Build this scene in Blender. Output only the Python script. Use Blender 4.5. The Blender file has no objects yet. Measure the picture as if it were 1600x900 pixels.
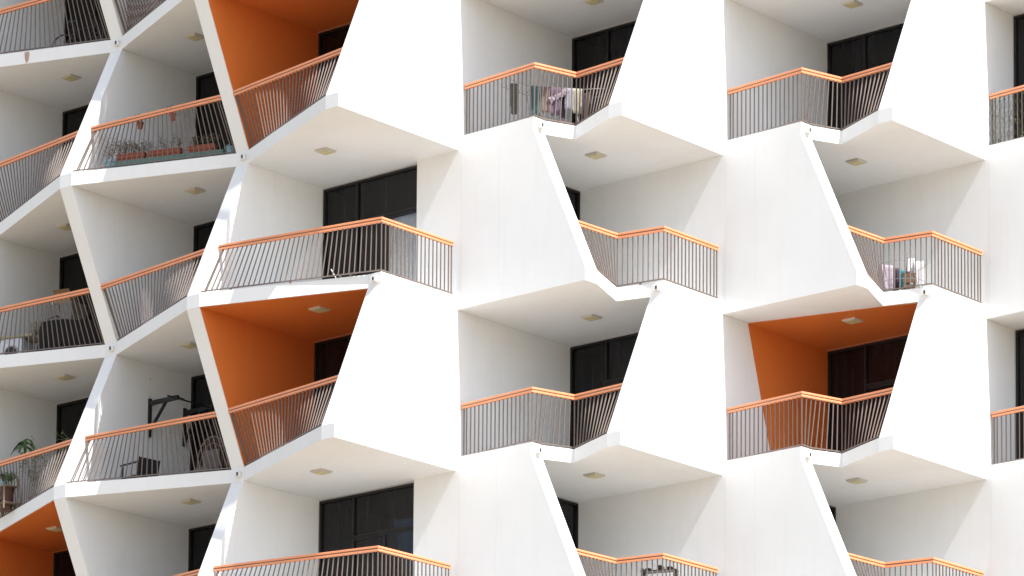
import bpy, bmesh, math, random
from mathutils import Vector, Matrix
random.seed(7)
sc = bpy.context.scene
COL = sc.collection
R = math.radians

# ------------------------------------------------------------------ camera
EYE = 1.6
cam_d = bpy.data.cameras.new('camera')
cam_d.sensor_width = 36.0
cam_d.lens = 6500 / 1600 * 36
cam_d.shift_y = (1584.96 - 450) / 1600
cam_d.clip_start = 1.0
cam_d.clip_end = 6000
cam = bpy.data.objects.new('camera', cam_d)
COL.objects.link(cam)
_t, _r = 0.11, 0.00749
_F = Vector((0, math.cos(_t), math.sin(_t)))
_U = Vector((0, -math.sin(_t), math.cos(_t)))
_X = Vector((1, 0, 0))
_R2 = _X * math.cos(_r) + _U * math.sin(_r)
_U2 = -_X * math.sin(_r) + _U * math.cos(_r)
_m = Matrix((_R2, _U2, -_F)).transposed().to_4x4()
_m.translation = Vector((0, 0, EYE))
cam.matrix_world = _m
sc.camera = cam

# ------------------------------------------------------------------ sky and sun
SUN_EL = R(53.7)
SUN_AZ = R(135.3)            # clockwise from +Y
world = bpy.data.worlds.new('World')
sc.world = world
world.use_nodes = True
wn = world.node_tree
sky = wn.nodes.new('ShaderNodeTexSky')
sky.sky_type = 'NISHITA'
sky.sun_disc = False
sky.sun_elevation = SUN_EL
sky.sun_rotation = SUN_AZ
sky.air_density = 1.0
sky.dust_density = 1.6
sky.ozone_density = 1.0
bg = wn.nodes['Background']
bg.inputs[1].default_value = 0.15
hs = wn.nodes.new('ShaderNodeHueSaturation')      # hazy, whitish desert sky
hs.inputs['Saturation'].default_value = 0.72
wn.links.new(sky.outputs[0], hs.inputs['Color'])
wn.links.new(hs.outputs[0], bg.inputs[0])
sun_d = bpy.data.lights.new('sun', 'SUN')
sun_d.energy = 4.5
sun_d.angle = R(0.53)
sun_d.color = (1.0, 0.98, 0.945)
sun = bpy.data.objects.new('sun', sun_d)
COL.objects.link(sun)
sdir = Vector((math.sin(SUN_AZ) * math.cos(SUN_EL), math.cos(SUN_AZ) * math.cos(SUN_EL), math.sin(SUN_EL)))
sun.rotation_euler = sdir.to_track_quat('Z', 'Y').to_euler()
sun.location = (30, 0, 90)
vs = sc.view_settings
vs.view_transform = 'Standard'
vs.look = 'None'
vs.exposure = 0.90
vs.gamma = 1.0
vs.use_curve_mapping = False
sc.cycles.max_bounces = 10
sc.cycles.diffuse_bounces = 6

# ------------------------------------------------------------------ building frame: a runs to the front right, b to the back right
ORG = Vector((0, 80, 0))
ANG = R(-40.8)
AX = Vector((math.cos(ANG), math.sin(ANG), 0))
BX = Vector((-math.sin(ANG), math.cos(ANG), 0))
H = 3.2
T = 0.27
def SOF(l): return EYE + 25.699 - H * l      # underside of the slab of level l
def TOP(l): return SOF(l) + T
def AB(a, b, z): return ORG + AX * a + BX * b + Vector((0, 0, z))

# ------------------------------------------------------------------ materials
MATS = {}
def nodes_of(name):
    m = bpy.data.materials.new(name)
    m.use_nodes = True
    nt = m.node_tree
    return m, nt, nt.nodes['Principled BSDF']
def simple(name, col, rough=0.5, metal=0.0, spec=0.5, var=0.0, scale=8.0, bump=0.0, bscale=60.0):
    m, nt, p = nodes_of(name)
    p.inputs['Base Color'].default_value = (*col, 1)
    p.inputs['Roughness'].default_value = rough
    p.inputs['Metallic'].default_value = metal
    p.inputs['Specular IOR Level'].default_value = spec
    if var > 0 or bump > 0:
        tc = nt.nodes.new('ShaderNodeTexCoord')
    if var > 0:
        nz = nt.nodes.new('ShaderNodeTexNoise'); nz.inputs['Scale'].default_value = scale
        nz.inputs['Detail'].default_value = 5
        nt.links.new(tc.outputs['Object'], nz.inputs['Vector'])
        rp = nt.nodes.new('ShaderNodeValToRGB')
        rp.color_ramp.elements[0].position = 0.3; rp.color_ramp.elements[1].position = 0.7
        rp.color_ramp.elements[0].color = (*[c * (1 - var) for c in col], 1)
        rp.color_ramp.elements[1].color = (*[min(1, c * (1 + var)) for c in col], 1)
        nt.links.new(nz.outputs['Fac'], rp.inputs['Fac'])
        nt.links.new(rp.outputs['Color'], p.inputs['Base Color'])
    if bump > 0:
        n2 = nt.nodes.new('ShaderNodeTexNoise'); n2.inputs['Scale'].default_value = bscale
        nt.links.new(tc.outputs['Object'], n2.inputs['Vector'])
        bp = nt.nodes.new('ShaderNodeBump'); bp.inputs['Strength'].default_value = bump
        bp.inputs['Distance'].default_value = 0.01
        nt.links.new(n2.outputs['Fac'], bp.inputs['Height'])
        nt.links.new(bp.outputs['Normal'], p.inputs['Normal'])
    MATS[name] = m
    return m
def plaster(name, col, dirt, rough=0.75):
    """painted render: broad mottling, rain streaks running down, fine grain"""
    m, nt, p = nodes_of(name)
    L = nt.links
    tc = nt.nodes.new('ShaderNodeTexCoord')
    mp = nt.nodes.new('ShaderNodeMapping'); mp.inputs['Scale'].default_value = (2.6, 2.6, 0.28)
    L.new(tc.outputs['Object'], mp.inputs['Vector'])
    st = nt.nodes.new('ShaderNodeTexNoise'); st.inputs['Scale'].default_value = 2.2; st.inputs['Detail'].default_value = 6
    st.inputs['Roughness'].default_value = 0.6
    L.new(mp.outputs['Vector'], st.inputs['Vector'])
    r1 = nt.nodes.new('ShaderNodeValToRGB')
    r1.color_ramp.elements[0].position = 0.50; r1.color_ramp.elements[0].color = (0, 0, 0, 1)
    r1.color_ramp.elements[1].position = 0.80; r1.color_ramp.elements[1].color = (1, 1, 1, 1)
    L.new(st.outputs['Fac'], r1.inputs['Fac'])
    mo = nt.nodes.new('ShaderNodeTexNoise'); mo.inputs['Scale'].default_value = 0.9; mo.inputs['Detail'].default_value = 7
    L.new(tc.outputs['Object'], mo.inputs['Vector'])
    r2 = nt.nodes.new('ShaderNodeValToRGB')
    r2.color_ramp.elements[0].position = 0.35; r2.color_ramp.elements[0].color = (*[c * 0.965 for c in col], 1)
    r2.color_ramp.elements[1].position = 0.65; r2.color_ramp.elements[1].color = (*col, 1)
    L.new(mo.outputs['Fac'], r2.inputs['Fac'])
    mx = nt.nodes.new('ShaderNodeMixRGB'); mx.blend_type = 'MULTIPLY'
    mu = nt.nodes.new('ShaderNodeMath'); mu.operation = 'MULTIPLY'; mu.inputs[1].default_value = dirt
    L.new(r1.outputs['Color'], mu.inputs[0]); L.new(mu.outputs[0], mx.inputs['Fac'])
    L.new(r2.outputs['Color'], mx.inputs['Color1']); mx.inputs['Color2'].default_value = (0.62, 0.60, 0.55, 1)
    L.new(mx.outputs['Color'], p.inputs['Base Color'])
    sp = nt.nodes.new('ShaderNodeTexNoise'); sp.inputs['Scale'].default_value = 5.5; sp.inputs['Detail'].default_value = 8; sp.inputs['Roughness'].default_value = .75
    L.new(tc.outputs['Object'], sp.inputs['Vector'])
    r3 = nt.nodes.new('ShaderNodeValToRGB')
    r3.color_ramp.elements[0].position = 0.70; r3.color_ramp.elements[0].color = (1, 1, 1, 1)
    r3.color_ramp.elements[1].position = 0.78; r3.color_ramp.elements[1].color = (.82, .80, .76, 1)
    L.new(sp.outputs['Fac'], r3.inputs['Fac'])
    m2 = nt.nodes.new('ShaderNodeMixRGB'); m2.blend_type = 'MULTIPLY'; m2.inputs['Fac'].default_value = 1
    L.new(mx.outputs['Color'], m2.inputs['Color1']); L.new(r3.outputs['Color'], m2.inputs['Color2'])
    L.new(m2.outputs['Color'], p.inputs['Base Color'])
    p.inputs['Roughness'].default_value = rough
    p.inputs['Specular IOR Level'].default_value = 0.5 if name == 'orange' else 0.25
    g = nt.nodes.new('ShaderNodeTexNoise'); g.inputs['Scale'].default_value = 30; g.inputs['Detail'].default_value = 4
    L.new(tc.outputs['Object'], g.inputs['Vector'])
    bp = nt.nodes.new('ShaderNodeBump'); bp.inputs['Strength'].default_value = 0.12; bp.inputs['Distance'].default_value = 0.01
    L.new(g.outputs['Fac'], bp.inputs['Height']); L.new(bp.outputs['Normal'], p.inputs['Normal'])
    MATS[name] = m
    return m
plaster('white', (0.795, 0.80, 0.795), 0.09)
plaster('orange', (0.68, 0.185, 0.038), 0.1, 0.42)
simple('copper', (0.78, 0.305, 0.14), 0.42, 0.0, 0.5, 0.06, 3.0)
simple('bar', (0.165, 0.126, 0.106), 0.5, 0.0, 0.5, 0.12, 4.0)
simple('frame', (0.012, 0.011, 0.011), 0.5, 0, 0.35)
simple('trim', (0.55, 0.54, 0.52), 0.6)
simple('spout', (0.72, 0.71, 0.68), 0.5, 0, 0.4, 0.05, 10)
simple('black', (0.012, 0.012, 0.013), 0.5)
simple('lamp_body', (0.56, 0.53, 0.46), 0.5, 0, .4, 0.05, 12)
simple('lamp_glass', (0.60, 0.53, 0.27), 0.35, 0, .5, 0.12, 9)
simple('sand', (0.285, 0.236, 0.168), 0.9, 0, .2, 0.12, 0.05, 0.3, 2.0)
def glass_mat():
    m, nt, p = nodes_of('glass')
    L = nt.links
    p.inputs['Base Color'].default_value = (0.008, 0.009, 0.010, 1)
    p.inputs['Roughness'].default_value = 0.06
    p.inputs['IOR'].default_value = 1.45
    p.inputs['Specular IOR Level'].default_value = 0.38
    tc = nt.nodes.new('ShaderNodeTexCoord')
    # the folds of a dark blind hung close behind the tinted pane
    mp = nt.nodes.new('ShaderNodeMapping'); mp.inputs['Scale'].default_value = (5, 5, 0.3)
    L.new(tc.outputs['Object'], mp.inputs['Vector'])
    nz = nt.nodes.new('ShaderNodeTexNoise'); nz.inputs['Scale'].default_value = 2.0; nz.inputs['Detail'].default_value = 3
    L.new(mp.outputs['Vector'], nz.inputs['Vector'])
    rp = nt.nodes.new('ShaderNodeValToRGB')
    rp.color_ramp.elements[0].position = 0.35; rp.color_ramp.elements[0].color = (0.004, 0.004, 0.005, 1)
    rp.color_ramp.elements[1].position = 0.75; rp.color_ramp.elements[1].color = (0.014, 0.014, 0.016, 1)
    L.new(nz.outputs['Fac'], rp.inputs['Fac']); L.new(rp.outputs['Color'], p.inputs['Base Color'])
    MATS['glass'] = m
glass_mat()
def clear_mat():
    m, nt, p = nodes_of('clear')
    tr = nt.nodes.new('ShaderNodeBsdfTransparent'); tr.inputs[0].default_value = (.85, .86, .87, 1)
    gl = nt.nodes.new('ShaderNodeBsdfGlossy'); gl.inputs['Roughness'].default_value = .05
    mx = nt.nodes.new('ShaderNodeMixShader')
    mx.inputs[0].default_value = .05; nt.links.new(tr.outputs[0], mx.inputs[1]); nt.links.new(gl.outputs[0], mx.inputs[2])
    nt.links.new(mx.outputs[0], nt.nodes['Material Output'].inputs['Surface'])
    MATS['clear'] = m
clear_mat()
for _n, _c, _r in (('rust', (.42, .30, .25), .9), ('linen', (.75, .74, .72), .9), ('terracotta', (.30, .085, .05), .7), ('terra_dark', (.085, .04, .028), .75),
                   ('teal', (.12, .22, .19), .6), ('pale_blue', (.28, .42, .48), .5), ('soil', (.04, .03, .02), .9),
                   ('twig', (.13, .10, .07), .8), ('dry_leaf', (.16, .13, .08), .8), ('leaf', (.05, .10, .025), .6), ('leaf_pale', (.15, .22, .06), .6),
                   ('stem', (.16, .17, .09), .7), ('steel', (.30, .30, .31), .35), ('rattan', (.20, .15, .11), .7), ('seat_pad', (.16, .13, .12), .8),
                   ('mesh_black', (.02, .02, .022), .6), ('cardboard', (.33, .22, .12), .8), ('cab_grey', (.20, .185, .17), .5), ('appliance', (.62, .63, .66), .4),
                   ('plank', (.34, .30, .20), .8), ('tarp', (.007, .006, .006), .8), ('c_teal', (.045, .11, .12), .85), ('c_grey', (.09, .10, .09), .85),
                   ('c_brown', (.16, .115, .10), .85), ('c_violet', (.11, .075, .11), .85), ('c_dark', (.045, .035, .055), .85), ('c_pale', (.25, .25, .30), .85),
                   ('c_cream', (.36, .33, .26), .85), ('c_white', (.66, .66, .68), .8), ('c_lilac', (.33, .28, .33), .85), ('c_turq', (.015, .14, .17), .7),
                   ('wood_red', (.13, .035, .025), .6), ('wood', (.10, .055, .028), .6), ('lattice', (.13, .075, .06), .7), ('net', (.10, .11, .07), .8)):
    simple(_n, _c, _r, 0, .35, .14 if _n[:2] != 'ta' else 0, 14)

# ------------------------------------------------------------------ helpers
def link(o, parent=None):
    COL.objects.link(o)
    if parent is not None: o.parent = parent
    return o
def meshobj(name, verts, faces, mat, parent=None, bevel=0.0, smooth=False):
    me = bpy.data.meshes.new(name)
    me.from_pydata([tuple(v) for v in verts], [], faces)
    me.validate()
    bm = bmesh.new(); bm.from_mesh(me)
    bmesh.ops.recalc_face_normals(bm, faces=bm.faces)
    bm.to_mesh(me); bm.free()
    if smooth:
        for f in me.polygons: f.use_smooth = True
    me.materials.append(MATS[mat] if isinstance(mat, str) else mat)
    o = bpy.data.objects.new(name, me)
    link(o, parent)
    if bevel > 0:
        b = o.modifiers.new('bevel', 'BEVEL'); b.width = bevel; b.segments = 2; b.limit_method = 'ANGLE'; b.angle_limit = R(20)
    return o
class MB:
    def __init__(s): s.v = []; s.f = []
    def add(s, v, f):
        n = len(s.v); s.v += [Vector(x) for x in v]; s.f += [tuple(i + n for i in q) for q in f]
    BOXF = [(0,3,2,1),(4,5,6,7),(0,1,5,4),(1,2,6,5),(2,3,7,6),(3,0,4,7)]
    def box(s, x0, x1, y0, y1, z0, z1):
        s.add([(x0,y0,z0),(x1,y0,z0),(x1,y1,z0),(x0,y1,z0),(x0,y0,z1),(x1,y0,z1),(x1,y1,z1),(x0,y1,z1)], MB.BOXF)
    def bar(s, p, q, w, h=None, up=(0,0,1)):
        h = h or w
        p = Vector(p); q = Vector(q); d = (q - p).normalized(); up = Vector(up)
        if abs(d.dot(up)) > .99: up = Vector((1,0,0))
        x = d.cross(up).normalized() * w / 2; y = x.cross(d).normalized() * h / 2
        s.add([p-x-y,p+x-y,p+x+y,p-x+y,q-x-y,q+x-y,q+x+y,q-x+y], MB.BOXF)
    def tube(s, pts, r, n=8, r2=None):
        pts = [Vector(p) for p in pts]; base = len(s.v); k = len(pts)
        for i, p in enumerate(pts):
            d = (pts[min(i+1,k-1)] - pts[max(i-1,0)]).normalized()
            up = Vector((0,0,1)) if abs(d.z) < .9 else Vector((1,0,0))
            x = d.cross(up).normalized(); y = x.cross(d)
            rr = r if r2 is None else r + (r2 - r) * i / max(1, k-1)
            for j in range(n):
                t = 2*math.pi*j/n; s.v.append(p + x*math.cos(t)*rr + y*math.sin(t)*rr)
        for i in range(k-1):
            for j in range(n):
                a = base+i*n+j; b = base+i*n+(j+1)%n
                s.f.append((a,b,b+n,a+n))
        s.f.append(tuple(base+j for j in range(n))[::-1]); s.f.append(tuple(base+(k-1)*n+j for j in range(n)))
    def prism(s, poly, z0, z1):
        n = len(poly)
        s.add([(x,y,z0) for x,y in poly]+[(x,y,z1) for x,y in poly],
              [tuple(range(n))[::-1], tuple(range(n,2*n))]+[(i,(i+1)%n,(i+1)%n+n,i+n) for i in range(n)])
    def build(s, name, mat, parent=None, bevel=0.0, smooth=False): return meshobj(name, s.v, s.f, mat, parent, bevel, smooth)
def empty(name, loc, rz=0.0):
    o = bpy.data.objects.new(name, None); o.location = loc; o.rotation_euler = (0,0,rz)
    o.empty_display_size = 0.3
    return link(o)
def tag(o, label=None, cat=None, group=None, kind=None):
    for k, v in (('label',label),('category',cat),('group',group),('kind',kind)):
        if v: o[k] = v
    return o

# ------------------------------------------------------------------ ground
g = MB(); g.add([(-2500,-2500,0),(2500,-2500,0),(2500,2500,0),(-2500,2500,0)], [(0,1,2,3)])
tag(g.build('ground', 'sand'), kind='structure')

# ------------------------------------------------------------------ the building
bld = empty('apartment_building', ORG, ANG)
tag(bld, 'white apartment building with zigzag recessed balconies, slanted party walls and copper handrails', 'building')

WT = 0.34                                    # party wall thickness
WB = [-19.13, -15.33, -11.53, -7.71, -3.94, -0.19, 3.61, 7.40, 11.20, 15.00, 18.80]   # right faces of the party walls
IB = 5                                       # index of the wall at a = -0.19, where the facade turns
def vb(i): return -1.57 + 3.51 * (i - IB)    # b of the valley at wall i (i >= IB)
ODD_N, EVEN_N, ODD_P, EVEN_P = -3.50, -3.60, -4.90, -4.83
def front_b(i, parity):
    """how far forward the across-running wall i reaches at a level of this parity (0 even, 1 odd)"""
    if i < IB:
        if (IB - 1 - i) % 2 == 0: return (-3.60, -4.90)[parity] if i == 4 else (-3.38, -4.72)[parity]
        return (-4.83, -3.50)[parity]
    return ((-5.0, -3.76)[parity]) + 3.51 * (i - IB) + (0.32 if i > IB else 0) * (1 if parity == 0 else 1.15)
def aw_front(i, parity): return ((1.73, 3.05)[parity]) + 3.79 * (i - IB)      # front a of the other walls
LAST = 9
def outline(parity):
    P = []
    for i in range(0, IB):
        r = WB[i]; fb = front_b(i, parity)
        P += [(r - WT, fb), (r, fb)]
    for i in range(IB, LAST + 1):
        r = WB[i]; fb = front_b(i, parity)
        P += [(r - WT, fb), (r, fb), (r, vb(i))]
        if i == LAST: break
        fa = aw_front(i, parity)
        P += [(fa, vb(i)), (fa, vb(i) + WT)]
        dk = (0.27, 0.95) if parity == 0 else (-0.46, 1.50)
        P.append((fa + dk[0], vb(i) + dk[1]))
    return P
OUT = [outline(0), outline(1)]
LV0, LV1 = -4, 7
def slab(l):
    P = list(OUT[l % 2])
    P += [(P[-1][0] + .2, P[-1][1] + 6), (8, 15), (2, 6), (-4, 2.5), (P[0][0], 2.5)]
    m = MB(); m.prism(P, SOF(l), TOP(l))
    return m.build('floor_slab', 'white', bld, 0.002)
for l in range(LV0, LV1 + 1): slab(l)
def bwall(i, s, back):
    """wall i of storey s (under level s), running across the front, with a slanted front edge"""
    r = WB[i]; z1 = SOF(s); z0 = TOP(s + 1) if s < LV1 else 0
    ft, fb = front_b(i, s % 2), front_b(i, (s + 1) % 2)
    m = MB()
    m.add([(r-WT,fb,z0),(r,fb,z0),(r,back,z0),(r-WT,back,z0),(r-WT,ft,z1),(r,ft,z1),(r,back,z1),(r-WT,back,z1)], MB.BOXF)
    return m.build('party_wall', 'white', bld, 0.004)
JOINT = 0.003
def awall(i, s, start):
    z1 = SOF(s); z0 = TOP(s + 1) if s < LV1 else 0
    b0 = vb(i); b1 = b0 + WT
    ft, fb = aw_front(i, 0), aw_front(i, 1)
    cuts = [start, WB[i] + 0.08, WB[i] + 0.80 + 0.25 * ((i * 3) % 2)]
    for k in range(3):
        a0 = cuts[k] + (JOINT / 2 if k else 0)
        m = MB()
        if k < 2:
            m.box(a0, cuts[k+1] - JOINT / 2, b0, b1, z0, z1)
        else:
            m.add([(a0,b0,z0),(fb,b0,z0),(fb,b1,z0),(a0,b1,z0),(a0,b0,z1),(ft,b0,z1),(ft,b1,z1),(a0,b1,z1)], MB.BOXF)
        m.build('wall_panel', 'white', bld, 0.0015)
    m = MB(); m.box(start + .05, ft - .3, b0 + .02, b1 - .02, z0, z1)        # backing behind the joints
    m.build('wall_core', 'white', bld)

# ------------------------------------------------------------------ windows
def window(kind, u0, u1, w, s, lead=0.92, mir=False, curtain=False, orange=False):
    """kind 'a': runs along a at b = w, looks to -b.  kind 'b': runs along b at a = w, looks to +a"""
    z0, z1 = TOP(s + 1) + .02, SOF(s) - .035
    def F(m, ua, ub, d0, d1, za, zb):       # d counts outwards
        if kind == 'a': m.box(ua, ub, w - d1, w - d0, za, zb)
        else: m.box(w + d0, w + d1, ua, ub, za, zb)
    fw = 0.05
    fr = MB()
    ul = u0 + lead if not mir else u1 - lead
    uL, uR = (ul, u1) if not mir else (u0, ul)
    F(fr, u0, u0 + fw, 0, .09, z0, z1); F(fr, u1 - fw, u1, 0, .09, z0, z1)
    F(fr, u0 + fw, u1 - fw, 0, .09, z1 - fw, z1); F(fr, u0 + fw, u1 - fw, 0, .09, z0, z0 + fw)
    F(fr, ul - fw / 2, ul + fw / 2, .002, .085, z0 + fw, z1 - fw)
    zt = z1 - .85
    a0, a1 = (ul + fw / 2, u1 - fw) if not mir else (u0 + fw, ul - fw / 2)
    F(fr, a0, a1, .004, .087, zt - fw / 2, zt + fw / 2)
    um = (a0 + a1) / 2
    F(fr, um - .035, um + .035, .03, .075, z0 + fw, zt - fw / 2)
    F(fr, a0, a1, .03, .07, zt - fw / 2 - .06, zt - fw / 2 - .002)
    wf = fr.build('window', 'frame', bld, 0.003)
    b0, b1 = (u0 + fw, ul - fw / 2) if not mir else (ul + fw / 2, u1 - fw)
    clear = (um + .035, .045)
    for (ua, ub, za, zb, d) in ((b0, b1, z0+fw, z1-fw, .03), (a0, a1, zt+fw/2, z1-fw, .03),
                                (a0, um - .035, z0+fw, zt-fw/2-.06, .035), (um + .035, a1, z0+fw, zt-fw/2-.06, .045)):
        p = MB(); F(p, ua, ub, d, d + .012, za, zb); p.build('pane', 'clear' if curtain and (ua, d) == clear else 'glass', wf)
    if curtain:
        cu = MB(); n = 60; V = []; Fc = []
        for k in range(n + 1):
            t = k / n; u = um + .02 + (a1 - um - .03) * t; d = .012 + .010 * math.sin(t * 62) + .004 * math.sin(t * 23)
            V += [(u, w - d, z0 + .06), (u, w - d, zt - .08)]
            if k: Fc.append((2*k-2, 2*k, 2*k+1, 2*k-1))
        cu.add(V, Fc); c = cu.build('curtain', 'linen', wf, smooth=True)
        so = c.modifiers.new('thickness', 'SOLIDIFY'); so.thickness = .002
    tr = MB()                                 # plastered reveal round the frame, a touch proud
    F(tr, u0 - .035, u0 - .002, 0, .06, z0, z1 + .033); F(tr, u1 + .002, u1 + .035, 0, .06, z0, z1 + .033)
    F(tr, u0 - .002, u1 + .002, 0, .06, z1 + .002, z1 + .033)
    tr.build('reveal', 'orange' if orange else 'trim', wf)
    bk = MB(); F(bk, u0, u1, -.06, -.01, z0 - .02, z1 + .03); bk.build('blind', 'black', wf)
    return wf

for s in range(LV0, LV1 + 1):
    for i in range(0, IB):
        bwall(i, s, -1.0)
    # bays left of the turn
    for i in range(0, IB - 1):
        wb = (-1.31 if i == 3 else -1.52)
        window('a', WB[i] + .036, WB[i+1] - WT - .036, wb, s, orange=((i, s) in ((2, 2), (0, -1))))
    if s % 2:      # storeys whose floor is an even level
        window('a', WB[4] + .036, WB[5] - WT - .036, -1.59, s, orange=s in (-1, 1))
        for i in range(IB, LAST + 1):
            wi = {5: 1.90, 6: 5.42, 7: 6.50}.get(i, vb(i) + 3.5)
            bwall(i, s, {5: 2.2, 6: 5.7, 7: 9.2}.get(i, vb(i) + 3.8))
            if i < LAST: window('a', WB[i] + .036, WB[i+1] - WT - .036, wi, s, orange=((i, s) == (6, 1)))
    else:
        window('a', WB[4] + .036, -1.30, -1.39, s, curtain=(s == 0))
        m = MB(); m.box(WB[4] - WT, -1.26, -1.30, -1.05, TOP(s+1), SOF(s)); m.build('wall_core', 'white', bld)
        for i in range(IB, LAST):
            wa = {5: -1.28, 6: -0.30, 7: 3.50}.get(i, WB[i] - 3.8)
            awall(i, s, wa)
            if i > IB:
                wp = {6: -0.08, 7: 3.70}.get(i, WB[i-1] + .1)
                window('b', vb(i-1) + WT + .036, vb(i) - .036, wp, s, mir=True)
                m = MB(); m.box(wp - .35, wp - .07, vb(i-1) + WT, vb(i) + .05, TOP(s+1), SOF(s)); m.build('wall_core', 'white', bld)

# ------------------------------------------------------------------ orange balconies
def sheet(name, pts, off, mat='orange', thick=0.012):
    n = len(pts); off = Vector(off)
    V = [Vector(p) for p in pts] + [Vector(p) + off for p in pts]
    F = [tuple(range(n)), tuple(range(n, 2*n))[::-1]] + [(i, (i+1) % n, (i+1) % n + n, i + n) for i in range(n)]
    return meshobj(name, V, F, mat, bld)
def orange_left(i, s, wb):
    """whole balcony i (between walls i and i+1) of storey s painted orange"""
    z1 = SOF(s); z0 = TOP(s+1); r = WB[i]; r2 = WB[i+1] - WT
    ft, fb = front_b(i, s % 2), front_b(i, (s+1) % 2)
    gt, gb = front_b(i+1, s % 2), front_b(i+1, (s+1) % 2)
    e = .004; th = .008
    sheet('orange_wall', [(r+e, fb+.02, z0+.004), (r+e, wb, z0+.004), (r+e, wb, z1-.006), (r+e, ft+.02, z1-.006)], (th,0,0))
    sheet('orange_wall', [(r2-e, gb+.02, z0+.004), (r2-e, wb, z0+.004), (r2-e, wb, z1-.006), (r2-e, gt+.02, z1-.006)], (-th,0,0))
    sheet('orange_ceiling', [(r+.014, ft+.012, z1-.004), (r2-.014, gt+.012, z1-.004), (r2-.014, wb-.105, z1-.004), (r+.014, wb-.105, z1-.004)], (0,0,-th))
orange_left(4, -1, -1.59)
orange_left(4, 1, -1.59)
orange_left(2, 2, -1.52)
orange_left(0, -1, -1.52)
# the partly painted balcony: colour starts on a slanted line on the side wall
z1 = SOF(1); z0 = TOP(2); r = WB[6]; r2 = WB[7] - WT
sheet('orange_wall', [(r+.004, 3.62, z0+.004), (r+.004, 5.42, z0+.004), (r+.004, 5.42, z1-.006), (r+.004, 2.75, z1-.006)], (.008,0,0))
sheet('orange_wall', [(r2-.004, 2.45, z0+.004), (r2-.004, 5.42, z0+.004), (r2-.004, 5.42, z1-.006), (r2-.004, 3.75, z1-.006)], (-.008,0,0))
sheet('orange_ceiling', [(r+.014, 2.75, z1-.004), (6.37, 3.46, z1-.004), (r2-.014, 3.70, z1-.004), (r2-.014, 5.31, z1-.004), (r+.014, 5.31, z1-.004)], (0,0,-.008))

# ------------------------------------------------------------------ railings
_bm = MB(); _bm.box(-.5, .5, -.5, .5, 0, 1)
bar_mesh = None
def baluster(p, q, ang, parent, w=0.015, d=0.022):
    global bar_mesh
    p = Vector(p); q = Vector(q); v = q - p
    if bar_mesh is None:
        o = _bm.build('baluster', 'bar', parent); bar_mesh = o.data
    else:
        o = bpy.data.objects.new('baluster', bar_mesh); link(o, parent)
    z = v.normalized()
    x = Vector((math.cos(ang), math.sin(ang), 0)); x = (x - z * x.dot(z)).normalized(); y = z.cross(x)
    M = Matrix((x * w, y * d, z * v.length)).transposed().to_4x4(); M.translation = p
    o.matrix_local = M
    return o
RH = 1.08
def railing(bot, top, l, lean_ends=(False, False)):
    """bot / top: matching plan points of the foot line and of the handrail line, standing on slab l"""
    z = TOP(l)
    hr = MB()
    tp = [Vector((a, b, z + RH)) for a, b in top]
    def run(m, pts, w, h, dz):
        P = [p + Vector((0,0,dz)) for p in pts]; n = len(P); V = []
        for k, p in enumerate(P):
            d0 = (P[k] - P[k-1]).normalized() if k else (P[1] - P[0]).normalized()
            d1 = (P[k+1] - P[k]).normalized() if k < n-1 else d0
            n0 = Vector((-d0.y, d0.x, 0)).normalized(); n1 = Vector((-d1.y, d1.x, 0)).normalized()
            t = (n0 + n1).normalized(); t = t / max(.4, t.dot(n0))
            V += [p - t*w/2 - Vector((0,0,h/2)), p + t*w/2 - Vector((0,0,h/2)), p + t*w/2 + Vector((0,0,h/2)), p - t*w/2 + Vector((0,0,h/2))]
        F = []
        for k in range(n-1):
            for j in range(4): F.append((k*4+j, k*4+(j+1)%4, k*4+4+(j+1)%4, k*4+4+j))
        F += [(3,2,1,0), tuple((n-1)*4+j for j in range(4))]
        m.add(V, F)
    run(hr, tp, .075, .042, -.021)
    run(hr, tp, .064, .040, -.080)
    rl = hr.build('railing', 'copper', bld, 0.004)
    gv = MB(); run(gv, tp, .040, .018, -.051); gv.build('groove_shade_strip', 'bar', rl)  # dark colour paints in the shade of the groove between the handrail bands
    fr = MB()
    run(fr, [Vector((a, b, z)) for a, b in bot], .036, .018, .045)
    fr.build('foot_rail', 'bar', rl)
    for k in range(len(bot) - 1):
        p0, p1 = Vector((*bot[k], z + .05)), Vector((*bot[k+1], z + .05))
        q0, q1 = tp[k] - Vector((0,0,.1)), tp[k+1] - Vector((0,0,.1))
        Ln = (q1 - q0).length
        n = max(1, round(Ln / .112))
        ang = math.atan2((p1 - p0).y, (p1 - p0).x)
        for j in range(n + (1 if k == len(bot) - 2 else 0)):
            t = j / n
            if k == 0 and j == 0: t = 0.02 / 1
            if k == len(bot) - 2 and j == n: t = 1 - .015
            baluster(p0.lerp(p1, t), q0.lerp(q1, t), ang, rl)
    # feet that carry the foot rail
    ft = MB()
    for k in range(len(bot) - 1):
        p0, p1 = Vector((*bot[k], z)), Vector((*bot[k+1], z))
        n = max(1, round((p1-p0).length / 1.2))
        for j in range(n):
            c = p0.lerp(p1, (j + .5) / n); ft.box(c.x-.015, c.x+.015, c.y-.015, c.y+.015, z, z + .04)
    ft.build('foot', 'bar', rl)
    return rl
FR = (T * 0 + RH) / (H - T)                  # share of the storey height at the handrail
def mixf(i, par_bot): return front_b(i, par_bot) * (1 - FR) + front_b(i, 1 - par_bot) * FR
IN = 0.045
def rail_left(i, l):
    p = l % 2; a0 = WB[i] + .01; a1 = WB[i+1] - WT - .01
    railing([(a0, front_b(i, p) + IN), (a1, front_b(i+1, p) + IN)], [(a0, mixf(i, p) + IN), (a1, mixf(i+1, p) + IN)], l)
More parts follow.
